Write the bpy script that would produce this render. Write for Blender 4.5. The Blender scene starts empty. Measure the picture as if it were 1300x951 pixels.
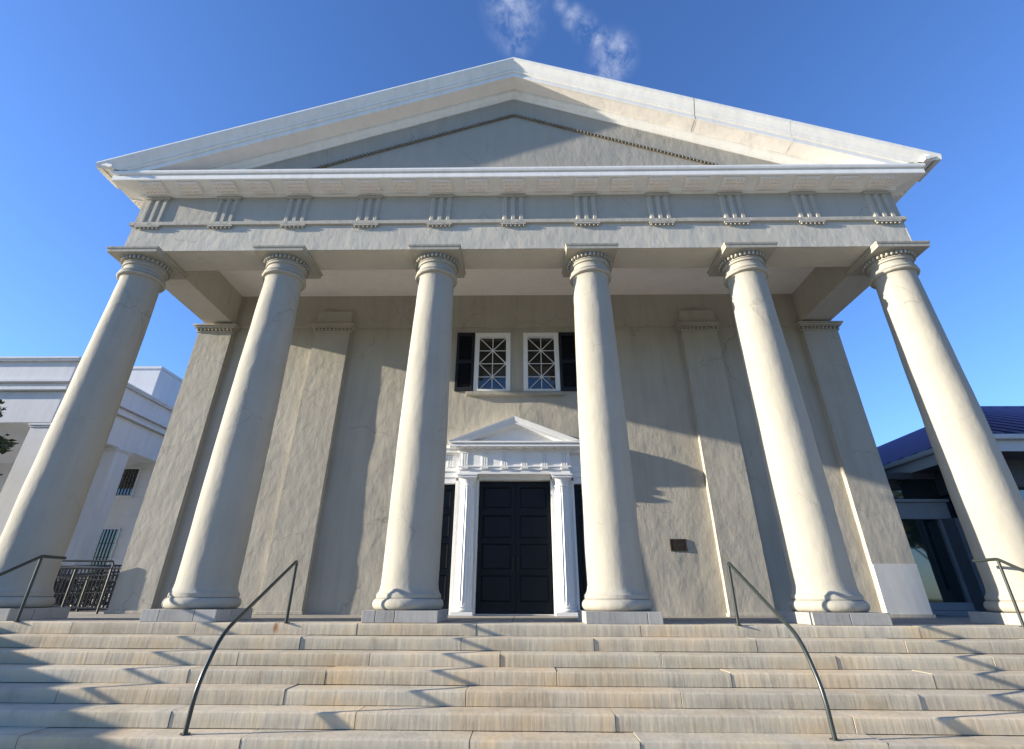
import bpy, bmesh, math, random
from math import sin, cos, pi, radians, sqrt, atan2
from mathutils import Vector, Matrix, noise
random.seed(7)
sc = bpy.context.scene
COL = sc.collection

# ------------------------------------------------------------------ materials
def newmat(name, rough=.8, spec=.3, metallic=0):
    m = bpy.data.materials.new(name); m.use_nodes = True
    nt = m.node_tree; b = nt.nodes['Principled BSDF']
    b.inputs['Roughness'].default_value = rough
    b.inputs['Specular IOR Level'].default_value = spec
    b.inputs['Metallic'].default_value = metallic
    return m, nt, b
def nn(nt, t, **kw):
    n = nt.nodes.new(t)
    for k, v in kw.items():
        if k in n.inputs: n.inputs[k].default_value = v
        else: setattr(n, k, v)
    return n
def ramp(nt, fac, stops):
    r = nt.nodes.new('ShaderNodeValToRGB'); e = r.color_ramp.elements
    e[0].position, e[0].color = stops[0][0], (*stops[0][1], 1)
    e[1].position, e[1].color = stops[-1][0], (*stops[-1][1], 1)
    for p, c in stops[1:-1]:
        x = e.new(p); x.color = (*c, 1)
    nt.links.new(fac, r.inputs[0]); return r.outputs[0]
def sc3(c, k): return tuple(min(1, x*k) for x in c)
def mulc(nt, a, b, f=1.0):
    m = nt.nodes.new('ShaderNodeMix'); m.data_type = 'RGBA'; m.blend_type = 'MULTIPLY'; m.inputs[0].default_value = f
    nt.links.new(a, m.inputs[6]); nt.links.new(b, m.inputs[7]); return m.outputs[2]
def coords(nt, scale=(1, 1, 1)):
    g = nt.nodes.new('ShaderNodeTexCoord'); mp = nt.nodes.new('ShaderNodeMapping')
    mp.inputs['Scale'].default_value = scale
    nt.links.new(g.outputs['Object'], mp.inputs[0]); return mp.outputs[0]

def stucco(name, c, var=.06, bump=.5, streak=.05, rough=.85, fine=1.0, dirt=.0, crack=.0):
    m, nt, b = newmat(name, rough, .25); L = nt.links
    co = coords(nt); cb = coords(nt, (1, 1, .55))
    n1 = nn(nt, 'ShaderNodeTexNoise', Scale=1.1, Detail=5, Roughness=.6); L.new(co, n1.inputs['Vector'])
    base = ramp(nt, n1.outputs[0], [(.25, sc3(c, 1-var*1.6)), (.55, c), (.8, sc3(c, 1+var))])
    cs = coords(nt, (3.5, 3.5, .28))
    n2 = nn(nt, 'ShaderNodeTexNoise', Scale=1.6, Detail=6, Roughness=.7); L.new(cs, n2.inputs['Vector'])
    st = ramp(nt, n2.outputs[0], [(.3, (1-streak*2,)*3), (.55, (1, 1, 1)), (.9, (1, 1, 1))])
    colr = mulc(nt, base, st)
    if dirt:
        n5 = nn(nt, 'ShaderNodeTexNoise', Scale=5., Detail=8, Roughness=.75); L.new(co, n5.inputs['Vector'])
        dd = ramp(nt, n5.outputs[0], [(.30, (1-dirt, 1-dirt*1.05, 1-dirt*1.15)), (.46, (1, 1, 1)), (.9, (1, 1, 1))])
        colr = mulc(nt, colr, dd)
    if crack:
        nw = nn(nt, 'ShaderNodeTexNoise', Scale=1.8, Detail=4, Roughness=.55); L.new(co, nw.inputs['Vector'])
        va = nt.nodes.new('ShaderNodeVectorMath'); va.operation = 'MULTIPLY_ADD'; L.new(nw.outputs['Color'], va.inputs[0]); va.inputs[1].default_value = (.55, .55, .55); L.new(co, va.inputs[2])
        vo = nn(nt, 'ShaderNodeTexVoronoi', Scale=.55); vo.feature = 'DISTANCE_TO_EDGE'; L.new(va.outputs[0], vo.inputs['Vector'])
        ck = ramp(nt, vo.outputs['Distance'], [(.0, (1-crack,)*3), (.006, (1, 1, 1)), (1, (1, 1, 1))])
        nk = nn(nt, 'ShaderNodeTexNoise', Scale=.7, Detail=3); L.new(co, nk.inputs['Vector'])
        mk = nt.nodes.new('ShaderNodeMapRange'); L.new(nk.outputs[0], mk.inputs[0]); mk.inputs[1].default_value = .5; mk.inputs[2].default_value = .56
        mq = nt.nodes.new('ShaderNodeMix'); mq.data_type = 'RGBA'; mq.blend_type = 'MULTIPLY'; L.new(mk.outputs[0], mq.inputs[0]); L.new(colr, mq.inputs[6]); L.new(ck, mq.inputs[7]); colr = mq.outputs[2]
    L.new(colr, b.inputs['Base Color'])
    n3 = nn(nt, 'ShaderNodeTexNoise', Scale=6.5, Detail=5, Roughness=.55, Distortion=.1); L.new(cb, n3.inputs['Vector'])
    n4 = nn(nt, 'ShaderNodeTexNoise', Scale=38*fine, Detail=3); L.new(co, n4.inputs['Vector'])
    b1 = nn(nt, 'ShaderNodeBump', Strength=bump, Distance=.02); L.new(n3.outputs[0], b1.inputs['Height'])
    b2 = nn(nt, 'ShaderNodeBump', Strength=bump*.35, Distance=.003); L.new(n4.outputs[0], b2.inputs['Height']); L.new(b1.outputs[0], b2.inputs['Normal'])
    L.new(b2.outputs[0], b.inputs['Normal'])
    return m

def stone(name, c, warm=(1, .93, .8), tinted=True, bump=.5):
    m, nt, b = newmat(name, .85, .25); L = nt.links
    co = coords(nt)
    n1 = nn(nt, 'ShaderNodeTexNoise', Scale=2.3, Detail=7, Roughness=.7); L.new(co, n1.inputs['Vector'])
    base = ramp(nt, n1.outputs[0], [(.25, sc3(c, .72)), (.5, c), (.75, tuple(x*1.18*w for x, w in zip(c, warm)))])
    cs = coords(nt, (16, 16, 2.2))
    n2 = nn(nt, 'ShaderNodeTexNoise', Scale=1.6, Detail=4, Roughness=.7); L.new(cs, n2.inputs['Vector'])
    st = ramp(nt, n2.outputs[0], [(.25, (.80, .78, .76)), (.5, (1, 1, 1)), (.9, (1.0, .99, .97))])
    colr = mulc(nt, base, st, .4)
    if tinted:
        a = nt.nodes.new('ShaderNodeVertexColor'); a.layer_name = 'tint'
        colr = mulc(nt, colr, a.outputs[0])
    if tinted and 'step' in name:      # rust run below a handrail foot
        vm = nt.nodes.new('ShaderNodeVectorMath'); vm.operation = 'MULTIPLY_ADD'; L.new(coords(nt), vm.inputs[0]); vm.inputs[1].default_value = (9, 0, 5); vm.inputs[2].default_value = (3.10*9, 0, .05*5)
        ln = nt.nodes.new('ShaderNodeVectorMath'); ln.operation = 'LENGTH'; L.new(vm.outputs[0], ln.inputs[0])
        ad = nt.nodes.new('ShaderNodeMath'); ad.operation = 'ADD'; L.new(ln.outputs['Value'], ad.inputs[0]); L.new(n2.outputs[0], ad.inputs[1])
        colr = mulc(nt, colr, ramp(nt, ad.outputs[0], [(.62, (.62, .36, .20)), (1.0, (1, 1, 1))]))
        nd = nn(nt, 'ShaderNodeTexNoise', Scale=.9, Detail=6, Roughness=.7); L.new(co, nd.inputs['Vector'])
        colr = mulc(nt, colr, ramp(nt, nd.outputs[0], [(.3, (1.0, .90, .76)), (.5, (1, 1, 1)), (.7, (.93, .96, 1.0))]))
    L.new(colr, b.inputs['Base Color'])
    n3 = nn(nt, 'ShaderNodeTexNoise', Scale=1.2, Detail=5); L.new(cs, n3.inputs['Vector'])
    b1 = nn(nt, 'ShaderNodeBump', Strength=bump, Distance=.008); L.new(n3.outputs[0], b1.inputs['Height'])
    L.new(b1.outputs[0], b.inputs['Normal'])
    return m

def paint(name, c, rough=.5, spec=.4, metallic=0, var=.05, bump=.15, scale=6):
    m, nt, b = newmat(name, rough, spec, metallic); L = nt.links
    co = coords(nt)
    n1 = nn(nt, 'ShaderNodeTexNoise', Scale=scale, Detail=5, Roughness=.65); L.new(co, n1.inputs['Vector'])
    L.new(ramp(nt, n1.outputs[0], [(.25, sc3(c, 1-var*2)), (.75, sc3(c, 1+var))]), b.inputs['Base Color'])
    if bump:
        n3 = nn(nt, 'ShaderNodeTexNoise', Scale=scale*4, Detail=4); L.new(co, n3.inputs['Vector'])
        b1 = nn(nt, 'ShaderNodeBump', Strength=bump, Distance=.004); L.new(n3.outputs[0], b1.inputs['Height'])
        L.new(b1.outputs[0], b.inputs['Normal'])
    return m
def glass(name, c=(.01, .013, .016), rough=.03):
    m, nt, b = newmat(name, rough, .5)
    b.inputs['Base Color'].default_value = (*c, 1); b.inputs['IOR'].default_value = 1.9
    co = coords(nt); n = nn(nt, 'ShaderNodeTexNoise', Scale=1.3, Detail=1); nt.links.new(co, n.inputs['Vector'])
    bp = nn(nt, 'ShaderNodeBump', Strength=.06, Distance=.02); nt.links.new(n.outputs[0], bp.inputs['Height']); nt.links.new(bp.outputs[0], b.inputs['Normal'])
    return m

M = {}
M['wall'] = stucco('taupe_stucco', (.428, .397, .332), .06, .52, .06, crack=.3)
M['arch'] = stucco('taupe_stucco_beam', (.50, .472, .405), .05, .45, .04, crack=.3)
M['frieze'] = stucco('shade_darkened_frieze_paint', (.405, .382, .33), .05, .5, .03, crack=.25)  # beam stucco darkened to deepen the shade under the cornice
M['tymp'] = stucco('shade_darkened_tympanum_stucco', (.355, .335, .29), .06, .5, .04, crack=.3)  # beam stucco again, darkened so the pediment shade reads deeper
M['column'] = stucco('cream_column_paint', (.372, .352, .298), .06, .5, .04, fine=.8, crack=.22, dirt=.05)
M['trim'] = stucco('white_trim_paint', (.81, .79, .745), .03, .12, .05, .6, dirt=.07)
M['soffit'] = stucco('soffit_plaster', (.82, .77, .71), .04, .35, .03)
M['door_white'] = paint('white_gloss_paint', (.80, .80, .79), .45, .4, var=.02, bump=.06)
M['door'] = paint('navy_black_door_paint', (.006, .0085, .013), .45, .25, var=.12, bump=.05)
M['shutter'] = paint('dark_shutter_paint', (.013, .015, .021), .5, .35, var=.12, bump=.05)
M['bead'] = paint('gap_shadow_bead_paint', (.20, .175, .135), .8, .2, var=.2, scale=9)  # shadow of the gaps between beads put into the colour
M['pale_panel'] = stucco('pale_patch_paint', (.56, .56, .54), .04, .12, .04)
M['step'] = stone('weathered_step_stone', (.49, .43, .33))
M['plinth'] = stone('grey_plinth_stone', (.38, .37, .35), (1, .98, .94), bump=.3)
M['joint'] = paint('joint_dirt', (.035, .03, .026), .95, .1)
M['rail'] = paint('dark_green_rail_paint', (.026, .034, .032), .32, .5, .0, var=.1, bump=.08)
M['iron'] = paint('black_iron_paint', (.02, .022, .024), .42, .45, 0, var=.1)
M['bronze'] = paint('bronze_plaque', (.06, .042, .03), .45, .4, .6, var=.2, scale=30)
M['bronze_hi'] = paint('bronze_letters', (.13, .10, .07), .4, .4, .6, var=.2, scale=30)
M['brass'] = paint('dark_brass', (.035, .03, .025), .4, .4, .6)
M['glass'] = glass('window_glass')
M['lb_wall'] = stucco('white_stucco_building', (.60, .605, .62), .03, .15, .05, dirt=.05)
M['rb_grey'] = paint('blue_grey_siding', (.20, .225, .25), .6, .3, var=.05, scale=2)
M['rb_light'] = paint('pale_grey_gutter', (.50, .52, .52), .45, .4, var=.04, scale=2)
M['roof_seam'] = paint('pale_indigo_seam', (.24, .21, .36), .6, .2, 0)
M['rb_beam'] = paint('grey_painted_beam', (.27, .30, .33), .6, .3)
M['rb_pier'] = paint('slate_pier', (.13, .15, .175), .6, .3)
M['rb_dark'] = paint('dark_grey_panel', (.07, .075, .085), .6, .3)
M['glass_rb'] = glass('teal_glass', (.006, .018, .022)); M['glass_rb'].node_tree.nodes['Principled BSDF'].inputs['IOR'].default_value = 2.3
M['roof_metal'] = paint('indigo_metal_roof', (.022, .014, .042), .8, .12, 0, var=.10, bump=.05, scale=2)
M['roof_shingle'] = paint('grey_roof_sheet', (.16, .16, .16), .8, .2)
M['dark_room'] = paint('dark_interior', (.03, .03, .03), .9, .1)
M['bark'] = stucco('tree_bark', (.13, .10, .075), .2, 1.0, .1)

def leafmat(name, c1, c2):
    m, nt, b = newmat(name, .5, .35); L = nt.links
    a = nt.nodes.new('ShaderNodeVertexColor'); a.layer_name = 'tint'
    L.new(ramp(nt, a.outputs[0], [(0, c1), (1, c2)]), b.inputs['Base Color'])
    return m
M['leaf_dark'] = leafmat('dark_glossy_leaves', (.018, .032, .012), (.05, .075, .03))
M['leaf_green'] = leafmat('green_leaves', (.035, .055, .015), (.10, .13, .04))

def groundmat():
    m, nt, b = newmat('lawn_and_soil', .95, .1); L = nt.links
    co = coords(nt)
    n1 = nn(nt, 'ShaderNodeTexNoise', Scale=.6, Detail=8, Roughness=.7); L.new(co, n1.inputs['Vector'])
    L.new(ramp(nt, n1.outputs[0], [(.3, (.05, .075, .02)), (.55, (.09, .11, .035)), (.8, (.14, .13, .06))]), b.inputs['Base Color'])
    n2 = nn(nt, 'ShaderNodeTexNoise', Scale=30, Detail=4); L.new(co, n2.inputs['Vector'])
    bp = nn(nt, 'ShaderNodeBump', Strength=.8, Distance=.03); L.new(n2.outputs[0], bp.inputs['Height']); L.new(bp.outputs[0], b.inputs['Normal'])
    return m
M['ground'] = groundmat()
def pavemat(name, c, sx=1.5):
    m, nt, b = newmat(name, .85, .25); L = nt.links
    co = coords(nt)
    br = nt.nodes.new('ShaderNodeTexBrick'); br.offset = 0
    for k, v in (('Scale', 1.0), ('Mortar Size', .008), ('Brick Width', sx), ('Row Height', sx)): br.inputs[k].default_value = v
    br.inputs['Color1'].default_value = (*c, 1); br.inputs['Color2'].default_value = (*sc3(c, .9), 1); br.inputs['Mortar'].default_value = (.08, .075, .07, 1)
    L.new(co, br.inputs['Vector'])
    n1 = nn(nt, 'ShaderNodeTexNoise', Scale=1.5, Detail=9, Roughness=.7); L.new(co, n1.inputs['Vector'])
    L.new(mulc(nt, br.outputs[0], ramp(nt, n1.outputs[0], [(.3, (.72, .71, .69)), (.6, (1, 1, 1))])), b.inputs['Base Color'])
    return m
M['pave'] = pavemat('pale_concrete_paving', (.60, .56, .49))
M['floor'] = pavemat('porch_floor_slabs', (.33, .31, .275), 1.22)

# ------------------------------------------------------------------ mesh helpers
class MB:
    def __init__(s): s.v = []; s.f = []; s.t = []
    def add(s, vs, fs, tint=None):
        o = len(s.v); s.v += [tuple(v) for v in vs]; s.f += [tuple(i+o for i in f) for f in fs]; s.t += [tint]*len(fs); return s
    def box(s, x0, x1, y0, y1, z0, z1, tint=None):
        return s.add([(x, y, z) for z in (z0, z1) for y in (y0, y1) for x in (x0, x1)],
                     [(0, 2, 3, 1), (4, 5, 7, 6), (0, 1, 5, 4), (2, 6, 7, 3), (0, 4, 6, 2), (1, 3, 7, 5)], tint)
    def tube(s, pts, r, n=10, cap=True):
        pts = [Vector(p) for p in pts]; rs = r if isinstance(r, (list, tuple)) else [r]*len(pts)
        T = [(pts[min(i+1, len(pts)-1)]-pts[max(i-1, 0)]).normalized() for i in range(len(pts))]
        up = Vector((0, 0, 1)) if abs(T[0].z) < .9 else Vector((0, 1, 0))
        vs = []; u = None
        for p, t, q in zip(pts, T, rs):
            if u is None: u = t.cross(up).normalized()
            else: u = (u - t*u.dot(t)).normalized()
            w = t.cross(u)
            vs += [p + (u*cos(2*pi*k/n)+w*sin(2*pi*k/n))*q for k in range(n)]
        fs = [(i*n+k, i*n+(k+1) % n, (i+1)*n+(k+1) % n, (i+1)*n+k) for i in range(len(pts)-1) for k in range(n)]
        if cap: fs += [tuple(reversed(range(n))), tuple(range((len(pts)-1)*n, len(pts)*n))]
        return s.add(vs, fs)
    def lathe(s, prof, c=(0, 0), n=48, a0=0, a1=2*pi):
        full = abs(a1-a0-2*pi) < 1e-6; m = n if full else n+1
        vs = [(c[0]+r*cos(a0+(a1-a0)*k/n), c[1]+r*sin(a0+(a1-a0)*k/n), z) for r, z in prof for k in range(m)]
        fs = [(i*m+k, i*m+(k+1) % m, (i+1)*m+(k+1) % m, (i+1)*m+k) for i in range(len(prof)-1) for k in range(n)]
        return s.add(vs, fs)
    def prism(s, poly, a0, a1, axis='x'):      # poly in the two other axes
        n = len(poly)
        def P(a, p): return (a, p[0], p[1]) if axis == 'x' else ((p[0], a, p[1]) if axis == 'y' else (p[0], p[1], a))
        vs = [P(a0, p) for p in poly]+[P(a1, p) for p in poly]
        fs = [tuple(range(n)), tuple(reversed(range(n, 2*n)))]+[(i, i+n, (i+1) % n+n, (i+1) % n) for i in range(n)]
        return s.add(vs, fs)
    def ball(s, c, r, n=8, m=5):
        rx, ry, rz = r if isinstance(r, (tuple, list)) else (r, r, r)
        vs = [(c[0], c[1], c[2]+rz), (c[0], c[1], c[2]-rz)]
        for i in range(1, m):
            a = pi*i/m
            vs += [(c[0]+rx*sin(a)*cos(2*pi*k/n), c[1]+ry*sin(a)*sin(2*pi*k/n), c[2]+rz*cos(a)) for k in range(n)]
        fs = [(0, 2+k, 2+(k+1) % n) for k in range(n)]
        for i in range(m-2): fs += [(2+i*n+k, 2+(i+1)*n+k, 2+(i+1)*n+(k+1) % n, 2+i*n+(k+1) % n) for k in range(n)]
        fs += [(1, 2+(m-2)*n+(k+1) % n, 2+(m-2)*n+k) for k in range(n)]
        return s.add(vs, fs)
    def panel(s, x0, x1, z0, z1, y, holes=(), step=.07, amp=.003, seed=0., edge=.0):
        """front-facing plaster panel with real relief and rectangular openings"""
        xs = {x0, x1}; zs = {z0, z1}
        for h in holes: xs |= {h[0], h[1]}; zs |= {h[2], h[3]}
        def fillv(S):
            S = sorted(S); o = []
            for a, b in zip(S, S[1:]):
                k = max(1, round((b-a)/step)); o += [a+(b-a)*i/k for i in range(k)]
            return o+[S[-1]]
        X = fillv(xs); Z = fillv(zs); nx = len(X)
        vs = []
        for z in Z:
            for x in X:
                d = noise.fractal(Vector((x*1.3+seed, z*1.3, seed*.7)), 1., 2., 5)*amp*1.6 + noise.noise(Vector((x*7+seed, z*7, 3.)))*amp*.5
                vs.append((x, y+d, z))
        fs = []
        for j in range(len(Z)-1):
            for i in range(nx-1):
                cx, cz = (X[i]+X[i+1])/2, (Z[j]+Z[j+1])/2
                if any(h[0] < cx < h[1] and h[2] < cz < h[3] for h in holes): continue
                fs.append((j*nx+i, j*nx+i+1, (j+1)*nx+i+1, (j+1)*nx+i))
        return s.add(vs, fs)
    def build(s, name, mat, parent=None, bevel=0, smooth=None, recalc=True, loc=None):
        me = bpy.data.meshes.new(name); me.from_pydata(s.v, [], s.f)
        if recalc:
            bm = bmesh.new(); bm.from_mesh(me); bmesh.ops.recalc_face_normals(bm, faces=bm.faces); bm.to_mesh(me); bm.free()
        if any(t is not None for t in s.t):
            ca = me.color_attributes.new('tint', 'FLOAT_COLOR', 'CORNER')
            for p, t in zip(me.polygons, s.t):
                t = t or (1, 1, 1)
                for li in p.loop_indices: ca.data[li].color = (*t, 1)
        me.materials.append(M[mat])
        o = bpy.data.objects.new(name, me); COL.objects.link(o)
        if parent: o.parent = parent
        if loc: o.location = loc
        if smooth: me.shade_smooth(); me.set_sharp_from_angle(angle=radians(smooth))
        if bevel:
            b = o.modifiers.new('bevel', 'BEVEL'); b.width = bevel; b.segments = 2; b.limit_method = 'ANGLE'; b.angle_limit = radians(40)
        return o
def tag(o, label=None, cat=None, group=None, kind=None):
    if label: o['label'] = label
    if cat: o['category'] = cat
    if group: o['group'] = group
    if kind: o['kind'] = kind
    return o
def empty(name, loc=(0, 0, 0), rz=0, **kw):
    o = bpy.data.objects.new(name, None); o.location = loc; o.rotation_euler = (0, 0, rz); o.empty_display_size = .2
    COL.objects.link(o); return tag(o, **kw)
def copytree(o, parent=None):
    c = o.copy(); COL.objects.link(c); c.parent = parent
    for ch in list(o.children): copytree(ch, c)
    return c

# ------------------------------------------------------------------ camera
W0, F0 = 1300., 636.1565
camd = bpy.data.cameras.new('camera'); cam = bpy.data.objects.new('camera', camd); COL.objects.link(cam)
camd.sensor_fit = 'HORIZONTAL'; camd.sensor_width = 36; camd.lens = 36*F0/W0
camd.shift_y = -(475.5-430.5)/W0
camd.clip_start = .05; camd.clip_end = 3000
PITCH, YAW, ROLL = .4749, -.018, -.0044
cam.matrix_world = Matrix.Translation((.1261, -8.1504, .3182)) @ Matrix.Rotation(-YAW, 4, 'Z') @ Matrix.Rotation(pi/2+PITCH, 4, 'X') @ Matrix.Rotation(-ROLL, 4, 'Z')
sc.camera = cam

# ------------------------------------------------------------------ main building
B = empty('temple_building', label='cream columned temple-front building with a white pediment above stone steps', cat='building')
YW, YP = 2.71, 2.58           # wall face, pilaster face
XE = 7.66                     # entablature half width
# column
def eggs(mb, cx, cy, z, R, n, r, a0=0, a1=2*pi):  # egg-and-dart row
    for k in range(n):
        a = a0+(a1-a0)*k/n
        mb.ball((cx+R*cos(a), cy+R*sin(a), z), (r, r, r*1.5), 6, 4)
shaft = [(.46, .325), (.46, .345), (.446, .36), (.43, .385), (.42, .42), (.413, .48)]
for i in range(1, 41):
    u = i/40; z = .48+(5.72-.48)*u
    shaft.append((.413-.078*(u**1.55)+.006*sin(pi*u), z))
shaft += [(.342, 5.755), (.352, 5.775)]
shaft_r = [(r, z) for r, z in shaft]
def column_parts(parent):
    # shaft, with slight real unevenness of the plaster
    mb = MB(); n = 72
    vs = []
    for r, z in shaft_r:
        for k in range(n):
            a = 2*pi*k/n
            q = r + noise.fractal(Vector((cos(a)*1.1, sin(a)*1.1, z*1.4)), 1., 2., 4)*.006*(1 if z > .45 else 0)
            vs.append((q*cos(a), q*sin(a), z))
    fs = [(i*n+k, i*n+(k+1) % n, (i+1)*n+(k+1) % n, (i+1)*n+k) for i in range(len(shaft_r)-1) for k in range(n)]
    mb.add(vs, fs); sh = mb.build('shaft', 'column', parent, smooth=35)
    b = MB(); prof = [(.2, .147), (.43, .147)]
    for i in range(0, 13):
        a = -pi/2+pi*i/12; prof.append((.435+.07*cos(a), .222+.075*sin(a)))
    prof += [(.462, .298), (.462, .326), (.2, .326)]
    b.lathe(prof, n=72); b.build('base_moulding', 'column', parent, smooth=40)
    c = MB()
    prof = [(.30, 5.77), (.365, 5.77)]
    for i in range(9):
        a = -pi/2+pi*i/8; prof.append((.372+.034*cos(a), 5.803+.033*sin(a)))
    for i in range(9):
        a = -pi/2+pi*i/8; prof.append((.362+.030*cos(a), 5.868+.030*sin(a)))
    prof += [(.348, 5.90), (.345, 5.92), (.346, 5.985), (.352, 6.0), (.372, 6.002), (.378, 6.012), (.378, 6.03), (.368, 6.04), (.372, 6.052), (.385, 6.055), (.385, 6.07), (.375, 6.08), (.38, 6.12), (.40, 6.165), (.455, 6.172), (.455, 6.186), (.2, 6.186)]
    c.lathe(prof, n=72)
    eggs(c, 0, 0, 6.122, .415, 34, .029)
    eggs(c, 0, 0, 6.10, .395, 52, .013)
    c.build('echinus', 'column', parent, smooth=40)
    c = MB(); c.box(-.483, .483, -.483, .483, 6.184, 6.245); 
    p = [(-.483, 6.245), (-.50, 6.262), (-.503, 6.282)]
    vs = []
    for o_, z in ((.483, 6.243), (.497, 6.258), (.503, 6.282), (.503, 6.298)):
        vs += [(-o_, -o_, z), (o_, -o_, z), (o_, o_, z), (-o_, o_, z)]
    fs = [(4*i+k, 4*i+(k+1) % 4, 4*i+4+(k+1) % 4, 4*i+4+k) for i in range(3) for k in range(4)]+[(12, 13, 14, 15), (3, 2, 1, 0)]
    c.add(vs, fs); c.build('abacus', 'column', parent, bevel=.003)
def plinth(parent, cuts):
    p = MB(); xs = [-.513]+cuts+[.513]
    for a, b_ in zip(xs, xs[1:]):
        t = random.uniform(.88, 1.08); p.box(a+.003, b_-.003, -.513, -.12, .0, .146, (t, t, t*.99))
    t = 1.; p.box(-.513, .513, -.114, .513, .0, .146, (t, t, t))
    p.box(-.503, .503, -.505, .505, .0, .142, (.25, .22, .2))
    p.build('plinth', 'plinth', parent, bevel=.006)
cols = []
CX = [-7.33, -4.495, -1.5, 1.5, 4.495, 7.33]
CUTS = [[-.1], [-.27, .21], [-.33, -.07], [.31], [-.02], [.1]]
c0 = empty('column'); c0.parent = B; c0.location = (CX[0], 0, 0)
column_parts(c0)
base_children = list(c0.children)
plinth(c0, CUTS[0])
for i in range(1, 6):
    c = c0.copy(); COL.objects.link(c); c.parent = B; c.location = (CX[i], 0, 0)
    for ch in base_children:
        d = ch.copy(); COL.objects.link(d); d.parent = c
        if ch.name.startswith('shaft'): d.rotation_euler = (0, 0, i*1.1)
    plinth(c, CUTS[i])

# wall with openings
WIN = [(-.962, -.105), (.205, 1.055)]
WZ0, WZ1 = 4.54, 6.06
holes = [(a+.05, b-.05, WZ0+.02, WZ1-.03) for a, b in WIN]+[(-.80, .80, -.02, 2.56), (-1.86, -1.2, -.02, 2.5), (1.2, 1.86, -.02, 2.5)]
MB().panel(-XE, XE, -.02, 6.3, YW, holes, .065, .0055, 2.).build('front_wall', 'wall', B, smooth=60)
w = MB()
w.box(-XE, -XE+.3, YW+.01, 16, -1.25, 7.66).box(XE-.3, XE, YW+.01, 16, -1.25, 7.66).box(-XE+.3, XE-.3, 15.7, 16, -1.25, 7.66)
for a, b_, z0, z1 in holes:      # reveals
    w.box(a-.12, a, YW+.012, YW+.30, z0-.12, z1+.12).box(b_, b_+.12, YW+.012, YW+.30, z0-.12, z1+.12)
    w.box(a, b_, YW+.012, YW+.30, z1, z1+.12).box(a, b_, YW+.012, YW+.30, z0-.12, z0)
w.build('side_wall', 'wall', B)
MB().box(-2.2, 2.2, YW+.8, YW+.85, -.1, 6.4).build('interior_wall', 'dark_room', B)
# wall beam under the ceiling + blocks over pilasters
MB().panel(-6.98, 6.98, 6.22, 7.13, YW-.05, (), .09, .002, 9.).box(-6.98, 6.98, YW-.045, YW+.02, 6.222, 7.12).build('wall_beam', 'wall', B, smooth=60)
# pilasters
def pilaster(x0, x1, outer, patch=False):
    e = empty('pilaster'); e.parent = B
    m = MB().panel(x0, x1, -.0, 6.07, YP, (), .065, .0028, x0)
    m.box(x0, x1, YP+.012, YW+.03 if not outer else YW+.7, 0, 6.07)
    m.build('pilaster_shaft', 'wall', e, smooth=60)
    c = MB()
    yb = YW+.02 if not outer else YW+.75
    for o_, z0, z1 in ((.03, 6.045, 6.07), (.065, 6.135, 6.16), (.09, 6.162, 6.20), (.115, 6.202, 6.238)):
        c.box(x0-o_, x1+o_, YP-o_, yb, z0, z1)
    c.box(x0-.012, x1+.012, YP-.012, yb, 6.075, 6.135)
    k = int((x1-x0)/.085)
    for i in range(k+1): c.ball((x0+(x1-x0)*i/k, YP-.035, 6.103), (.03, .045, .034), 7, 4)
    for side, xx in ((-1, x0-.03), (1, x1+.03)):
        for j in range(2 if not outer else 10): c.ball((xx, YP+.03+j*.085, 6.106), (.036, .03, .034), 7, 4)
    c.build('capital', 'wall', e, bevel=.003)
    b = MB().box(x0-.03, x1+.03, YP-.03, yb, 0, .055); b.build('base_moulding', 'wall', e, bevel=.006)
    if not outer:
        MB().box(x0+.0, x1-.0, YP-.04, YW-.04, 6.24, 6.60).build('corbel_block', 'wall', e, bevel=.006)
    if patch:
        q = MB().box(x0+.002, x1+.002, YP-.010, YP+.012, .057, .91).build('painted_patch', 'pale_panel', e); tag(q, label='pale grey repainted lower end of the pilaster')
pilaster(-7.76, -6.93, True); pilaster(-4.88, -4.03, False); pilaster(4.03, 4.88, False); pilaster(6.93, 7.76, True, True)

# beams
a = MB().panel(-XE, XE, 6.302, 6.915, -.334, (), .06, .0035, 4.)
a.box(-XE+.002, XE-.002, -.322, .334, 6.302, 7.66)
for s in (-1, 1):
    x0, x1 = sorted((s*XE, s*6.97)); a.box(x0, x1, .334, YW+.5, 6.302, 7.66)
    x0, x1 = sorted((s*XE, s*(XE-.3))); a.box(x0, x1, YW+.5, 15.9, 6.302, 7.655)
    a.prism([(-.336, 6.302), (.334, 6.302), (.334, 7.66), (-.336, 7.66)], s*(XE-.012), s*XE, 'x')
a.build('architrave', 'arch', B, smooth=50)
MB().box(-6.97, 6.97, .334, YW-.05, 7.126, 7.25).build('porch_ceiling', 'soffit', B)
# bands that run round three sides: profile (offset, z)
def three_sides(mb, prof, yend=16.0, xe=XE, yf=-.334, close=True):
    n = len(prof); vs = []
    for o_, z in prof:
        vs += [(-(xe+o_), yend, z), (-(xe+o_), yf-o_, z), (xe+o_, yf-o_, z), (xe+o_, yend, z)]
    fs = []
    for i in range(n if close else n-1):
        j = (i+1) % n
        for k in range(3): fs.append((4*i+k, 4*i+k+1, 4*j+k+1, 4*j+k))
    if close: fs += [tuple(4*i for i in range(n)), tuple(4*i+3 for i in reversed(range(n)))]
    return mb.add(vs, fs)
three_sides(MB(), [(-.01, 6.905), (.045, 6.91), (.05, 6.915), (.05, 6.985), (.045, 6.995), (-.01, 7.0)]).build('taenia', 'frieze', B)
MB().panel(-XE, XE, 7.0, 7.655, -.338, (), .09, .0018, 14.).build('frieze', 'frieze', B, smooth=60)
TS = 1.4665
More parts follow.
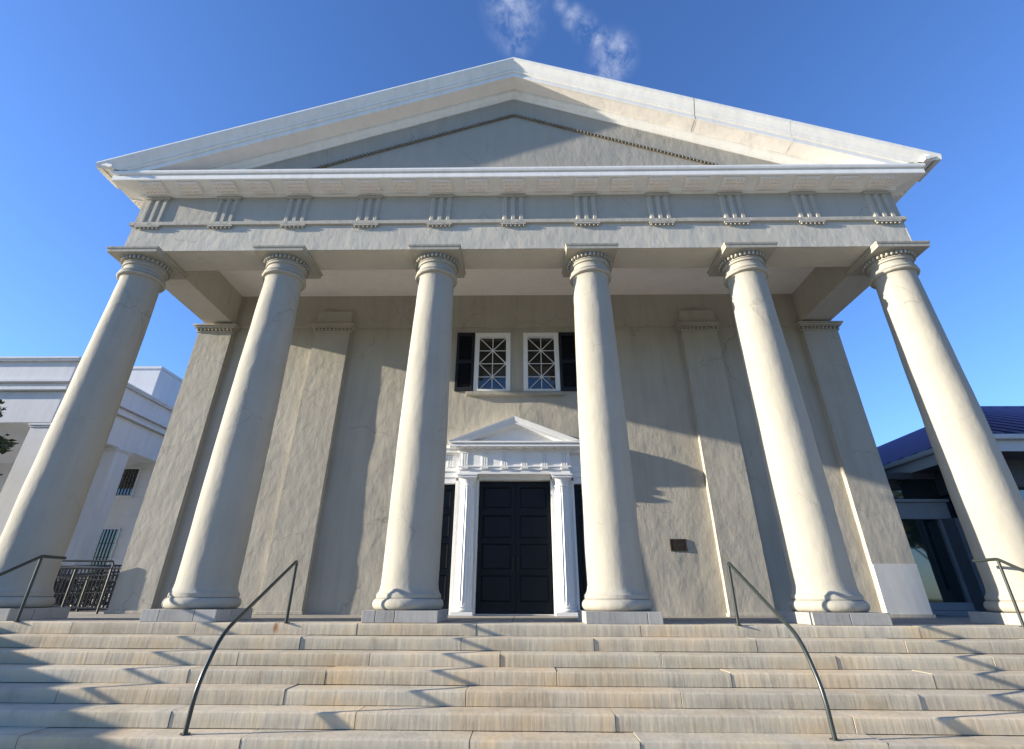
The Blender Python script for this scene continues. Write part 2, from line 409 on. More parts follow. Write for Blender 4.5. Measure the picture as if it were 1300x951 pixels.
def triglyph_mesh():
    m = MB()
    for k in (-1, 0, 1):
        x = k*.165
        m.prism([(x-.062, 0), (x-.032, -.038), (x+.032, -.038), (x+.062, 0)], 7.0, 7.585, 'z')
    m.box(-.25, .25, -.062, .0, 7.585, 7.652)
    return m
def regula_mesh():
    m = MB(); m.box(-.25, .25, -.052, 0, 6.868, 6.903)
    for k in range(6):
        x = -.21+k*.084
        m.lathe([(.012, 6.868), (.024, 6.828), (.0, 6.828)], (x, -.028), 8)
    return m
tg = triglyph_mesh().build('triglyph', 'frieze', B, bevel=.004, loc=(-5*TS, -.336, 0))
rg = regula_mesh().build('guttae_strip', 'frieze', B, loc=(-5*TS, -.338, 0))
for i in range(1, 11):
    for o_ in (tg, rg):
        d = o_.copy(); COL.objects.link(d); d.parent = B; d.location.x = (i-5)*TS
for s in (-1, 1):
    for j in range(11):
        for o_ in (tg, rg):
            d = o_.copy(); COL.objects.link(d); d.parent = B; d.location = (s*(XE+.004), .0+j*TS, 0); d.rotation_euler = (0, 0, s*pi/2)
# cornice
cor = [(-.02, 7.655), (.07, 7.655), (.075, 7.70), (.11, 7.712), (.40, 7.762), (.40, 7.748), (.432, 7.748), (.437, 7.762), (.437, 7.862), (.425, 7.868), (.422, 7.888), (.462, 7.893), (.474, 7.93), (.474, 7.968), (.44, 7.982), (-.02, 8.02)]
three_sides(MB(), cor).build('cornice', 'trim', B)
# mutules under the corona
def mutule_mesh():
    m = MB(); sl = (7.762-7.712)/.29
    def zz(y): return 7.712+(y-.11)*sl
    vs = []
    for dz in (.02, -.05):
        for (x, y) in ((-.225, .12), (.225, .12), (.225, .385), (-.225, .385)): vs.append((x, -y, zz(y)+dz))
    m.add(vs, [(0, 1, 2, 3), (7, 6, 5, 4), (0, 4, 5, 1), (1, 5, 6, 2), (2, 6, 7, 3), (3, 7, 4, 0)])
    for r_ in range(3):
        for k in range(6):
            y = .165+r_*.085; x = -.185+k*.074
            m.lathe([(.017, zz(y)-.045), (.024, zz(y)-.072), (0, zz(y)-.072)], (x, -y), 6)
    return m
mt = mutule_mesh().build('mutule', 'soffit', B, loc=(-5*TS, -.334, 0))
for i in range(1, 21):
    d = mt.copy(); COL.objects.link(d); d.parent = B; d.location.x = (i-10)*TS/2
for s in (-1, 1):
    for j in range(22):
        d = mt.copy(); COL.objects.link(d); d.parent = B; d.location = (s*XE, 0+j*TS/2, 0); d.rotation_euler = (0, 0, s*pi/2)
# side gutter
for s in (-1, 1):
    g = MB(); x = s*XE
    g.prism([(x+s*o_, z) for o_, z in ((.43, 7.984), (.50, 7.99), (.53, 8.01), (.60, 8.022), (.67, 8.05), (.735, 8.095), (.74, 8.118), (.70, 8.118), (.43, 8.05))], -.90, 16.0, 'y')
    g.build('side_gutter', 'trim', B)
# pediment
MR = .378
def tz(x, z0): return z0-MR*abs(x)
def tymp():
    m = MB(); Z0 = 10.66
    X = [-7.1+14.2*i/150 for i in range(151)]; nz = 30; vs = []
    for x in X:
        top = tz(x, Z0); lo = 7.99
        for j in range(nz+1):
            z = lo+(max(top, lo+.001)-lo)*j/nz
            vs.append((x, -.336+noise.fractal(Vector((x*1.5, z*1.5, 5)), 1, 2, 4)*.004, z))
    fs = [(i*(nz+1)+j, (i+1)*(nz+1)+j, (i+1)*(nz+1)+j+1, i*(nz+1)+j+1) for i in range(150) for j in range(nz)]
    return m.add(vs, fs)
tymp().build('tympanum', 'tymp', B, smooth=60)
def rake_side(m, prof, s, x1):
    n = len(prof)
    vs = [(0, y, z) for y, z in prof]+[(s*x1, y, z-MR*x1) for y, z in prof]
    fs = [(i, (i+1) % n, (i+1) % n+n, i+n) for i in range(n)]+[tuple(range(n, 2*n))]
    m.add(vs, fs)
rake = [(-.28, 10.60), (-.36, 10.605), (-.375, 10.63), (-.375, 10.655), (-.41, 10.675), (-.455, 10.715), (-.46, 10.755), (-.46, 10.79), (-.735, 10.825), (-.735, 10.81), (-.772, 10.81), (-.778, 10.825),
        (-.778, 10.915), (-.768, 10.92), (-.768, 10.935), (-.80, 10.945), (-.81, 10.975), (-.81, 10.985), (-.795, 10.99), (-.795, 11.005), (-.815, 11.02), (-.83, 11.07), (-.865, 11.14), (-.90, 11.20), (-.915, 11.255), (-.915, 11.285), (-.88, 11.292), (-.28, 11.292)]
for s in (-1, 1):
    m = MB(); rake_side(m, rake, s, 8.415)
    o_ = m.build('raking_cornice', 'trim', B)
    bm = bmesh.new(); bm.from_mesh(o_.data)
    r_ = bmesh.ops.bisect_plane(bm, geom=bm.verts[:]+bm.edges[:]+bm.faces[:], plane_co=(0, 0, 7.987), plane_no=(0, 0, -1), clear_outer=True)
    bmesh.ops.triangulate(bm, faces=[f for f in bm.faces if len(f.verts) > 4])
    # break the long soffit into facets with slight unevenness
    bm.to_mesh(o_.data); bm.free()
# rough plaster soffit of the rake: a thin uneven sheet just under the smooth one
for s in (-1, 1):
    m = MB(); nx, ny = 110, 6; vs = []
    for i in range(nx+1):
        x = s*7.25*i/nx
        for j in range(ny+1):
            y = -.47-.26*j/ny
            z = 10.79+(-.46-y)*(.035/.275)-MR*abs(x)-.006+noise.fractal(Vector((x*2.2, y*2.2, 11)), 1, 2, 4)*.006
            vs.append((x, y, z))
    m.add(vs, [(i*(ny+1)+j, (i+1)*(ny+1)+j, (i+1)*(ny+1)+j+1, i*(ny+1)+j+1) for i in range(nx) for j in range(ny)])
    m.build('rake_soffit', 'soffit', B, smooth=60)
# bead moulding chevron on the tympanum
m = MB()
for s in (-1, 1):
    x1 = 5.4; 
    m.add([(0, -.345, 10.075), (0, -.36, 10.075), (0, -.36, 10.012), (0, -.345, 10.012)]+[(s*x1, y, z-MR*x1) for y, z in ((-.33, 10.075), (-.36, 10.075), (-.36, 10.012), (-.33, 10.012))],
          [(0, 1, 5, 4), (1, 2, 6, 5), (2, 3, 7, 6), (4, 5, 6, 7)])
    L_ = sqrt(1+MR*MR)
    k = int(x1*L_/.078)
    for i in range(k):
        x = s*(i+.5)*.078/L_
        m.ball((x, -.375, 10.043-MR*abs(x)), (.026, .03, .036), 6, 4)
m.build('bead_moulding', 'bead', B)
# dark and pale repair joints on the raking cornice
for x, mat in ((3.86, 'joint'), (5.72, 'door_white')):
    m = MB(); p = [(-.46, 10.784), (-.735, 10.818), (-.776, 10.808), (-.783, 10.825), (-.783, 10.92), (-.815, 10.96), (-.82, 11.02), (-.87, 11.14), (-.92, 11.26), (-.918, 11.29)]
    vs = [(x+dx*.006, y-.004, z-MR*x-.003) for y, z in p for dx in (-1, 1)]
    m.add(vs, [(2*i, 2*i+1, 2*i+3, 2*i+2) for i in range(len(p)-1)]); m.build('repair_joint', mat, B, recalc=False)
# roof
m = MB()
for s in (-1, 1):
    m.add([(0, -.885, 11.30), (s*8.41, -.885, 11.30-MR*8.41), (s*8.41, 16.3, 11.30-MR*8.41), (0, 16.3, 11.30),
           (0, -.885, 11.27), (s*8.41, -.885, 11.27-MR*8.41), (s*8.41, 16.3, 11.27-MR*8.41), (0, 16.3, 11.27)],
          [(0, 1, 2, 3), (7, 6, 5, 4), (0, 4, 5, 1), (2, 6, 7, 3), (1, 5, 6, 2)])
m.add([(-7.66, 15.95, 7.66), (7.66, 15.95, 7.66), (0, 15.95, 11.2)], [(0, 1, 2)])
m.build('roof', 'roof_shingle', B)

# windows, shutters, sill
for a0, a1 in WIN:
    e = empty('window'); e.parent = B
    f = MB(); fw = .105; y0, y1 = YW-.035, YW+.13
    f.box(a0, a0+fw, y0, y1, WZ0, WZ1).box(a1-fw, a1, y0, y1, WZ0, WZ1).box(a0+fw, a1-fw, y0, y1, WZ1-.10, WZ1).box(a0+fw, a1-fw, y0, y1, WZ0, WZ0+.05)
    f.build('window_frame', 'door_white', e, bevel=.004)
    ix0, ix1, iz0, iz1 = a0+fw, a1-fw, WZ0+.05, WZ1-.10
    g = MB().box(ix0-.01, ix1+.01, YW+.085, YW+.095, iz0-.01, iz1+.01).build('pane', 'glass', e)
    q = MB(); xm = (ix0+ix1)/2; hz = (iz1-iz0)/4; r = .0105; yy = YW+.065
    for k in (1, 2, 3): q.tube([(ix0, yy, iz0+k*hz), (ix1, yy, iz0+k*hz)], r, 4)
    q.tube([(xm, yy-.003, iz0), (xm, yy-.003, iz1)], r, 4)
    for z0 in (iz0, iz0+2*hz):
        q.tube([(ix0, yy-.006, z0), (ix1, yy-.006, z0+2*hz)], r, 4); q.tube([(ix1, yy-.009, z0), (ix0, yy-.009, z0+2*hz)], r, 4)
    for k in (1, 3): q.lathe([(0, 0), (.03, 0)], (0, 0), 8) if 0 else q.ball((xm, yy-.01, iz0+k*hz), (.028, .012, .028), 8, 4)
    q.build('muntins', 'door_white', e)
    MB().box(ix0+.005, ix1-.005, YW+.10, YW+.115, iz0, iz0+hz*.62).build('reflection_slab', 'lb_wall', e)  # pale slab standing in for the reflection low in the glass
for x0, x1 in ((-1.40, -.975), (1.068, 1.49)):
    s_ = empty('shutter'); s_.parent = B; 
    m = MB(); y0, y1 = YW-.05, YW-.005
    m.box(x0, x0+.06, y0, y1, WZ0, WZ1).box(x1-.06, x1, y0, y1, WZ0, WZ1)
    for z in (WZ0, WZ0+.70, WZ1-.09): m.box(x0+.06, x1-.06, y0, y1, z, z+.09)
    m.build('shutter_frame', 'shutter', s_, bevel=.003)
    m = MB()
    for za, zb in ((WZ0+.09, WZ0+.70), (WZ0+.79, WZ1-.09)):
        n_ = int((zb-za)/.045)
        for k in range(n_):
            z = za+(zb-za)*(k+.5)/n_
            m.add([(x0+.06, y0+.008, z-.02), (x1-.06, y0+.008, z-.02), (x1-.06, y1-.008, z+.02), (x0+.06, y1-.008, z+.02)], [(0, 1, 2, 3)])
    m.box(x0+.05, x1-.05, y1-.006, y1-.002, WZ0+.02, WZ1-.02)
    m.build('louvres', 'shutter', s_, recalc=False)
MB().box(-1.12, 1.13, YW-.10, YW+.02, 4.425, 4.51).build('window_sill', 'column', B, bevel=.008)

# ---- door surround
D = empty('door_surround'); D.parent = B
def flute_col(x, parent):
    m = MB(); n = 160; prof = []
    zs = [.17+(2.36-.17)*i/24 for i in range(25)]
    vs = []; cy = YW-.08
    for z in zs:
        u = (z-.17)/2.19; R = .168-.03*u**1.4
        for k in range(n):
            a = 2*pi*k/n; ph = (a*20/(2*pi)) % 1
            d = .013*sqrt(max(0, 1-((ph-.5)/.40)**2)) if abs(ph-.5) < .40 else 0
            fade = min(1, max(0, (z-.18)/.05), 1)*min(1, max(0, (2.35-z)/.04))
            vs.append((x+(R-d*fade)*cos(a), cy+(R-d*fade)*sin(a), z))
    m.add(vs, [(i*n+k, i*n+(k+1) % n, (i+1)*n+(k+1) % n, (i+1)*n+k) for i in range(24) for k in range(n)])
    m.build('fluted_column', 'door_white', parent, smooth=50)
    b = MB(); b.box(x-.205, x+.205, cy-.19, YW-.0, .0, .062)
    pr_ = [(.1, .062), (.185, .062)]+[(.178+.024*cos(-pi/2+pi*i/8), .088+.026*sin(-pi/2+pi*i/8)) for i in range(9)]+[(.178, .118), (.178, .126)]+[(.170+.016*cos(-pi/2+pi*i/8), .143+.016*sin(-pi/2+pi*i/8)) for i in range(9)]+[(.17, .162), (.166, .172), (.1, .172)]
    b.lathe(pr_, (x, cy), 40); b.build('column_base', 'door_white', parent, smooth=40); b = MB()
    pr_ = [(.1, 2.355), (.14, 2.355), (.152, 2.365), (.152, 2.385), (.14, 2.39), (.142, 2.44), (.15, 2.45), (.155, 2.465), (.175, 2.49), (.185, 2.52), (.186, 2.53), (.1, 2.53)]
    b.lathe(pr_, (x, cy), 40)
    b.box(x-.20, x+.20, cy-.20, YW, 2.53, 2.572).box(x-.215, x+.215, cy-.215, YW, 2.574, 2.602)
    b.build('column_cap', 'door_white', parent, smooth=40)
for x in (-.985, .985): flute_col(x, D)
j = MB()
for s in (-1, 1):
    x0, x1 = sorted((s*.758, s*.80)); j.box(x0, x1, YW-.06, YW+.25, 0, 2.60)
    x0, x1 = sorted((s*.802, s*1.20)); j.box(x0, x1, YW-.045, YW+.02, 0, 2.60)
    x0, x1 = sorted((s*1.86, s*2.02)); j.box(x0, x1, YW-.07, YW+.02, 0, 2.56)
    x0, x1 = sorted((s*1.20, s*1.245)); j.box(x0, x1, YW-.07, YW+.1, 0, 2.5)
    x0, x1 = sorted((s*1.245, s*1.86)); j.box(x0, x1, YW-.07, YW+.1, 2.44, 2.56)
j.box(-.80, .80, YW-.06, YW+.25, 2.525, 2.602)
j.build('jamb', 'door_white', D, bevel=.004)
yf = YW-.25
def entab(m, x0, x1, yf, z):      # a small entablature block front
    m.box(x0, x1, yf, YW, z, z+.075).box(x0, x1, yf-.012, YW, z+.077, z+.135).box(x0-.02, x1+.02, yf-.03, YW, z+.137, z+.165)
    m.box(x0, x1, yf, YW, z+.167, z+.50)
    for o_, z0, z1 in ((.02, .46, .50), (.05, .502, .53)): m.box(x0-o_, x1+o_, yf-o_, YW, z+z0, z+z1)
m = MB(); entab(m, -1.17, 1.17, yf, 2.604)
for k in range(6):
    x = -1.05+k*.42
    for q in (-1, 0, 1): m.box(x+q*.048-.015, x+q*.048+.015, yf-.018, yf, 2.775, 3.03)
    m.box(x-.075, x+.075, yf-.024, yf, 3.03, 3.055)
    m.box(x-.08, x+.08, yf-.04, yf-.012, 2.715, 2.735)
    for q in range(5): m.box(x-.07+q*.03, x-.05+q*.03, yf-.038, yf-.014, 2.698, 2.714)
m.build('door_entablature', 'door_white', D, bevel=.003)
for s in (-1, 1):
    m = MB(); x0, x1 = sorted((s*1.175, s*2.04))
    m.box(x0, x1, YW-.09, YW, 2.562, 2.68).box(x0, x1, YW-.11, YW, 2.682, 2.71).box(x0, x1, YW-.09, YW, 2.712, 3.04).box(x0, x1, YW-.12, YW, 3.042, 3.07)
    xo = x1 if s > 0 else x0
    a_, b_ = sorted((s*1.175, s*2.15)); m.box(a_, b_, YW-.20, YW, 3.072, 3.15).box(a_, b_, YW-.23, YW, 3.152, 3.215)
    for xx in (1.38, 1.80):
        for q in (-1, 0, 1): m.box(s*xx+q*.048-.015, s*xx+q*.048+.015, YW-.105, YW-.09, 2.775, 3.02)
    m.build('wing_entablature', 'door_white', D, bevel=.003)
# door cornice + pediment
m = MB()
yc = yf-.20
m.box(-1.37, 1.37, yc, YW, 3.136, 3.19).box(-1.355, 1.355, yc+.015, YW, 3.192, 3.205).box(-1.395, 1.395, yc-.025, YW, 3.207, 3.245)
for k in range(12):
    x = -1.155+k*.21; m.box(x-.07, x+.07, yf-.175, yf-.06, 3.118, 3.134)
m.build('door_cornice', 'door_white', D, bevel=.003)
m = MB(); md = .387
for s in (-1, 1):
    n_ = 8; prof = [(yf+.02, 3.58), (yf-.06, 3.60), (yc+.03, 3.612), (yc, 3.612), (yc, 3.665), (yc-.012, 3.672), (yc-.03, 3.735), (yc-.035, 3.765), (yf+.15, 3.765)]
    vs = [(0, y, z+.025) for y, z in prof]+[(s*1.40, y, z+.025-md*1.40) for y, z in prof]; n_ = len(prof)
    m.add(vs, [(i, (i+1) % n_, (i+1) % n_+n_, i+n_) for i in range(n_)]+[tuple(range(n_, 2*n_))])
o_ = m.build('door_pediment', 'door_white', D)
bm = bmesh.new(); bm.from_mesh(o_.data)
bmesh.ops.bisect_plane(bm, geom=bm.verts[:]+bm.edges[:]+bm.faces[:], plane_co=(0, 0, 3.247), plane_no=(0, 0, -1), clear_outer=True); bm.to_mesh(o_.data); bm.free()
m = MB(); m.prism([(-1.0, 3.247), (1.0, 3.247), (0, 3.247+md*1.0)], yf+.0, YW+.01, 'y')
m.prism([(-1.38, 3.25), (1.38, 3.25), (0, 3.79)], yf+.15, YW+.01, 'y')
m.build('door_tympanum', 'door_white', D)
# door leaves
def leaf(x0, x1, name, y, zt, rows, handle=0):
    e = empty(name); e.parent = B
    m = MB(); m.box(x0, x1, y+.02, y+.06, .02, zt)
    st = .085
    m.box(x0, x0+st, y, y+.02, .02, zt).box(x1-st, x1, y, y+.02, .02, zt)
    last = .02
    for z0, z1 in rows: m.box(x0+st, x1-st, y, y+.02, last, z0); last = z1
    m.box(x0+st, x1-st, y, y+.02, last, zt)
    m.build('door_frame' if handle else 'panel_frame', 'door', e, bevel=.004)
    for z0, z1 in rows:
        q = MB(); a, b_ = x0+st+.035, x1-st-.035
        q.add([(x0+st+.012, y+.018, z0+.012), (x1-st-.012, y+.018, z0+.012), (x1-st-.012, y+.018, z1-.012), (x0+st+.012, y+.018, z1-.012), (a, y+.004, z0+.035), (b_, y+.004, z0+.035), (b_, y+.004, z1-.035), (a, y+.004, z1-.035)],
              [(0, 1, 5, 4), (1, 2, 6, 5), (2, 3, 7, 6), (3, 0, 4, 7), (4, 5, 6, 7)])
        q.build('door_panel', 'door', e)
    if handle:
        hx = x0+.045 if handle > 0 else x1-.045
        h = MB().box(hx-.018, hx+.018, y-.006, y, .78, 1.02); h.tube([(hx, y-.004, .98), (hx, y-.045, .97), (hx, y-.045, .83), (hx, y-.004, .82)], .007, 6)
        h.build('door_handle', 'brass', e)
        for z in (.3, 1.05, 1.95): g = MB(); g.tube([(x1-.004 if handle > 0 else x0+.004, y-.008, z), (x1-.004 if handle > 0 else x0+.004, y-.008, z+.09)], .01, 6).build('hinge', 'brass', e)
rows = [(.22, .70), (.80, 1.28), (1.38, 1.83), (1.97, 2.40)]
leaf(-.756, .015, 'door', YW+.12, 2.522, rows, -1)
leaf(.021, .756, 'door', YW+.12, 2.522, rows, 1)
for s in (-1, 1):
    x0, x1 = sorted((s*1.247, s*1.858)); leaf(x0, x1, 'side_panel', YW+.03, 2.438, rows[:3]+[(1.95, 2.33)], 0)
MB().box(-.80, .80, YW-.05, YW+.3, .001, .022).build('threshold', 'pale_panel', B, bevel=.004)

# ------------------------------------------------------------------ steps, porch floor
RI, GO, NS, XS = .137, .32, 9, 9.4
sg = MB()
for k in range(NS):
    z1 = -RI*k - (0 if k else 0); yn = -.6-GO*k
    x = -XS
    yb = yn+GO+.10 if k else yn+.62
    while x < XS-.01:
        L_ = random.uniform(1.5, 2.6)
        x2 = min(XS, x+L_)
        if XS-x2 < .5: x2 = XS
        t = random.uniform(.90, 1.08); wv = random.uniform(-.03, .03)
        dz = random.uniform(-.003, .003); dy = random.uniform(-.006, .006)
        # subdivided slab with worn nosing
        n_ = max(2, int((x2-x)/.11)); vs = []; fs = []
        for i in range(n_+1):
            xx = x+.004+(x2-x-.008)*i/n_
            wob = noise.noise(Vector((xx*3, k*5.1, 0)))*.004
            w2 = noise.noise(Vector((xx*9, k*3.3, 7)))*.0025
            yy = yn+dy+wob
            zt = z1+dz+w2-.002
            P_ = [(yb, zt), (yy+.018, zt), (yy+.005, zt-.006), (yy, zt-.018), (yy+.001, zt-.075), (yy+.004, z1-RI+.003), (yb, z1-RI+.003)]
            vs += [(xx, a_, b_) for a_, b_ in P_]
        m_ = 7
        fs = [(i*m_+q, i*m_+(q+1) % m_, (i+1)*m_+(q+1) % m_, (i+1)*m_+q) for i in range(n_) for q in range(m_)]+[tuple(range(m_)), tuple(n_*m_+q for q in reversed(range(m_)))]
        sg.add(vs, fs, (t+wv, t, t-wv))
        x = x2
tag(sg.build('stone_steps', 'step', None, smooth=50), kind='structure')
bk = MB()
for k in range(NS): bk.box(-XS+.01, XS-.01, -.6-GO*k+.02, 2.6 if k == 0 else -.6-GO*k+.44, -RI*(k+1)-.002, -RI*k-.012)
bk.box(-XS+.01, XS-.01, -3.1, 5, -1.3, -1.235)
tag(bk.build('step_core', 'joint', None), kind='structure')
tag(MB().box(-XS, XS, -.0, 5.0, -.20, -.001).build('porch_floor', 'floor', None), kind='structure')
for s in (-1, 1):
    x0, x1 = sorted((s*8.72, s*9.5))
    m = MB().box(x0, x1, -4.0, -.66, -1.24, .33, (1, 1, 1)).box(x0-.03, x1+.03, -4.03, -.63, .332, .40, (1.05, 1.05, 1.02))
    tag(m.build('cheek_wall', 'plinth', None, bevel=.008), label='low stone side wall at the %s end of the steps' % ('left' if s < 0 else 'right'), cat='wall')

# ------------------------------------------------------------------ handrails
def smoothpts(p, r, n=6):
    p = [Vector(q) for q in p]; o = [p[0]]
    for a_, b_, c_ in zip(p, p[1:], p[2:]):
        u = (a_-b_).normalized(); v = (c_-b_).normalized(); d = min(r, (a_-b_).length*.45, (c_-b_).length*.45)
        s_, e_ = b_+u*d, b_+v*d
        for i in range(n+1):
            t = i/n; o.append(s_*(1-t)**2+b_*2*t*(1-t)+e_*t*t)
    return o+[p[-1]]
def handrail(x, outer, label, nm='handrail'):
    e = empty(nm, (x, -.62, 0), label=label, cat='handrail', group='handrails down the front steps')
    R_ = .021
    if not outer:
        r = MB().tube(smoothpts([(0, .03, -.01), (0, .0, .73), (0, -1.42, .0), (0, -1.80, -.42), (0, -1.82, -.815)], .12), R_, 12)
        # tight top bend
        r = MB(); top = smoothpts([(0, .03, -.005), (0, .01, .745), (0, -.20, .645), (0, -1.33, .08), (0, -1.62, -.10), (0, -1.78, -.40), (0, -1.80, -.82)], .035)
        path = smoothpts([(0, .03, -.005), (0, .01, .75), (0, -1.45, .04), (0, -1.80, -.42)], .045)[:-1]
        path = smoothpts([(0, .03, -.005), (0, .01, .75), (0, -1.30, .09)], .045)
        path = path[:-1]+smoothpts([(0, -1.10, .188), (0, -1.56, -.04), (0, -1.79, -.46), (0, -1.80, -.818)], .22)
        r.tube(path, R_, 12); r.build('rail_tube', 'rail', e, smooth=60)
        for y, z in ((.03, 0), (-1.80, -.822)):
            MB().lathe([(0, z+.008), (.045, z+.008), (.045, z), (0, z)], (0, y), 16).build('foot_plate', 'rail', e)
    else:
        r = MB()
        path = smoothpts([(0, .42, .80), (0, .02, .80), (0, -1.35, .12), (0, -1.75, -.08)], .04)
        path = path[:-1]+smoothpts([(0, -1.2, .195), (0, -1.62, -.015), (0, -1.80, -.46), (0, -1.80, -.818)], .2)
        r.tube(path, R_, 12); r.build('rail_tube', 'rail', e, smooth=60)
        MB().tube([(0, .03, .0), (0, .02, .79)], .019, 12).build('post', 'rail', e, smooth=60)
        for y, z in ((.03, 0), (-1.80, -.822)):
            MB().lathe([(0, z+.008), (.045, z+.008), (.045, z), (0, z)], (0, y), 16).build('foot_plate', 'rail', e)
    return e
handrail(-2.98, False, 'dark green metal handrail between the second and third columns from the left')
handrail(2.96, False, 'dark green metal handrail between the fourth and fifth columns from the left')
handrail(-6.60, True, 'dark metal handrail beside the leftmost column, with a short level end')
handrail(6.62, True, 'grey-green metal handrail beside the rightmost column, with a short level end')

# ------------------------------------------------------------------ plaque
P = empty('plaque', (3.28, YW, 1.25), label='small dark bronze plaque on the wall right of the door', cat='plaque')
MB().box(-.165, .165, -.018, -.002, -.115, .115).build('plate', 'bronze', P, bevel=.005)
m = MB(); m.box(-.155, .155, -.023, -.0185, .095, .105).box(-.155, .155, -.023, -.0185, -.105, -.095).box(-.155, -.147, -.023, -.0185, -.095, .095).box(.147, .155, -.023, -.0185, -.095, .095)
for i, w_ in enumerate((.10, .06, .12, .11, .12, .09, .11, .07)):
    m.box(-w_*.9, w_*.9, -.0215, -.0185, .072-i*.021, .078-i*.021)
m.build('relief', 'bronze_hi', P)

# ------------------------------------------------------------------ iron railings left
def railing(p0, p1, h, label, bars=14, sag=0, extra_top=False, z0=0, z1=0, midrails=(), posts=2, mat='iron'):
    e = empty('iron_railing', (p0[0], p0[1], z0), label=label, cat='railing', group='iron railings by the left end of the porch')
    dx, dy, dz = p1[0]-p0[0], p1[1]-p0[1], z1-z0
    def at(t, z): return (dx*t, dy*t, dz*t+z)
    m = MB()
    m.tube([at(0, h), at(1, h)], .022, 8); m.tube([at(0, .09), at(1, .09)], .016, 6)
    for q in midrails: m.tube([at(0, q), at(1, q)], .016, 6)
    m.build('top_rail', mat, e)
    for i in range(posts):
        t = i/(posts-1); MB().tube([at(t, 0), at(t, h+.0)], .022, 8).build('post', mat, e)
    b = MB()
    for i in range(1, bars): b.tube([at(i/bars, .09), at(i/bars, h-.02)], .011, 5)
    b.build('balusters', mat, e)
    if extra_top:
        n_ = (0, 0, 0)
        b = MB(); b.tube(smoothpts([at(0, h-.16)[:1]+(.0, h-.10), (0, .0, h+.13), (dx, dy, h+.13), (dx, dy, h-.12)], .06), .018, 8); b.build('upper_handrail', mat, e)
    return e
railing((-8.93, 2.42), (-7.88, 2.50), .78, 'short black iron railing with a raised handrail, nearest the left pilaster', 15, extra_top=True)
railing((-12.6, 3.7), (-8.05, 3.7), .86, 'black iron ramp railing just behind the short railing', 56, z0=.12, z1=-.05, midrails=(.62,), posts=4)
railing((-13.2, 5.1), (-8.15, 5.1), .92, 'black iron ramp railing second row behind the short railing', 50, z0=.0, z1=.05, midrails=(.70,), posts=5)
railing((-13.5, 6.2), (-8.2, 6.2), .95, 'black iron ramp railing farthest from the steps', 50, z0=-.28, z1=.05, midrails=(.7,), posts=5)
railing((-13.0, 4.35), (-8.1, 4.35), .80, 'black iron ramp railing between two others at the middle of the ramp', 60, z0=-.2, z1=-.05, midrails=(.45,), posts=4)
railing((-13.3, 5.7), (-8.1, 5.7), .70, 'low black iron railing toward the back of the ramp', 60, z0=-.1, z1=-.1, midrails=(.35, .5), posts=4)
m = MB().box(-14, -7.9, 3.55, 4.95, -1.24, -.05).box(-14, -7.9, 5.0, 6.1, -1.24, -.02).box(-9.4, -7.78, 2.2, 3.5, -1.24, -.01)
tag(m.build('ramp', 'roof_shingle', None, bevel=.01), kind='structure')

hedge = MB(); hr = random.Random(5)
for i in range(9000):
    p = Vector((hr.uniform(-14, -8.1), hr.uniform(6.45, 6.95), hr.uniform(-1.22, .55+.12*sin(i*.7))))
    u = Vector((hr.uniform(-1, 1), hr.uniform(-1, 1), hr.uniform(-1, 1))).normalized(); v = u.cross(Vector((hr.random(), hr.random(), hr.random()-.5))).normalized()
    q = hr.random(); a_ = hr.uniform(.04, .075); hedge.add([p-u*a_, p+v*a_*.45, p+u*a_, p-v*a_*.45], [(0, 1, 2, 3)], (q, q, q))
he = empty('hedge', (0, 0, 0), label='low dark clipped hedge behind the black iron railings', cat='hedge')
hedge.build('foliage', 'leaf_dark', he, recalc=False)
hs = MB()
for i in range(12): x = -13.8+i*.5; hs.tube([(x, 6.7, -1.24), (x+.05, 6.68, -.4), (x-.04, 6.72, .3)], [.03, .02, .01], 6)
hs.build('stem', 'bark', he)

# ------------------------------------------------------------------ left white building
LB = empty('white_building', (-15, 7.2, -1.24), label='white stucco building with square pillars and a parapet beyond the left column', cat='building')
def lbx(x0, x1, y0, y1, z0, z1): return (x0+15, x1+15, y0-7.2, y1-7.2, z0+1.24, z1+1.24)
XL = -34
m = MB()
m.box(*lbx(XL, -15.15, 7.35, 22, 5.30, 6.38)); m.build('entablature', 'lb_wall', LB, bevel=.01)
m = MB(); m.box(*lbx(XL, -14.98, 7.18, 22, 6.382, 6.50)).box(*lbx(XL, -15.10, 7.30, 22, 6.502, 6.66)).box(*lbx(XL, -14.95, 7.15, 22, 6.662, 6.76)); m.build('belt_cornice', 'lb_wall', LB, bevel=.012)
m = MB(); m.box(*lbx(XL, -15.12, 7.32, 22, 6.762, 7.46)); m.build('parapet', 'lb_wall', LB)
m = MB(); m.box(*lbx(XL, -15.0, 7.2, 22, 7.462, 7.52)).box(*lbx(XL, -14.97, 7.17, 22, 7.522, 7.60)); m.build('parapet_coping', 'lb_wall', LB, bevel=.01)
m = MB(); m.box(*lbx(-26, -16.62, 13, 20, 7.0, 9.7)); m.build('penthouse', 'lb_wall', LB)
m = MB(); m.box(*lbx(-26.05, -16.57, 12.95, 20.05, 9.702, 9.82)); m.build('penthouse_coping', 'lb_wall', LB)
m = MB(); m.box(*lbx(XL, -14.96, 13.0, 21.9, -1.24, 5.298))
for i in range(17):
    z = -1.0+i*.38; m.box(*lbx(XL, -14.95, 12.988, 13.0, z, z+.35))
m.build('back_wall', 'lb_wall', LB)
MB().box(*lbx(XL, -14.9, 7.1, 13, -1.24, -.6)).build('portico_floor', 'lb_wall', LB)
pil = MB().box(.0, .70, 0, .70, .0, 6.40).box(-.05, .75, -.05, .75, .0, .12).box(-.03, .73, -.03, .73, 6.40, 6.46).box(-.06, .76, -.06, .76, 6.462, 6.54)
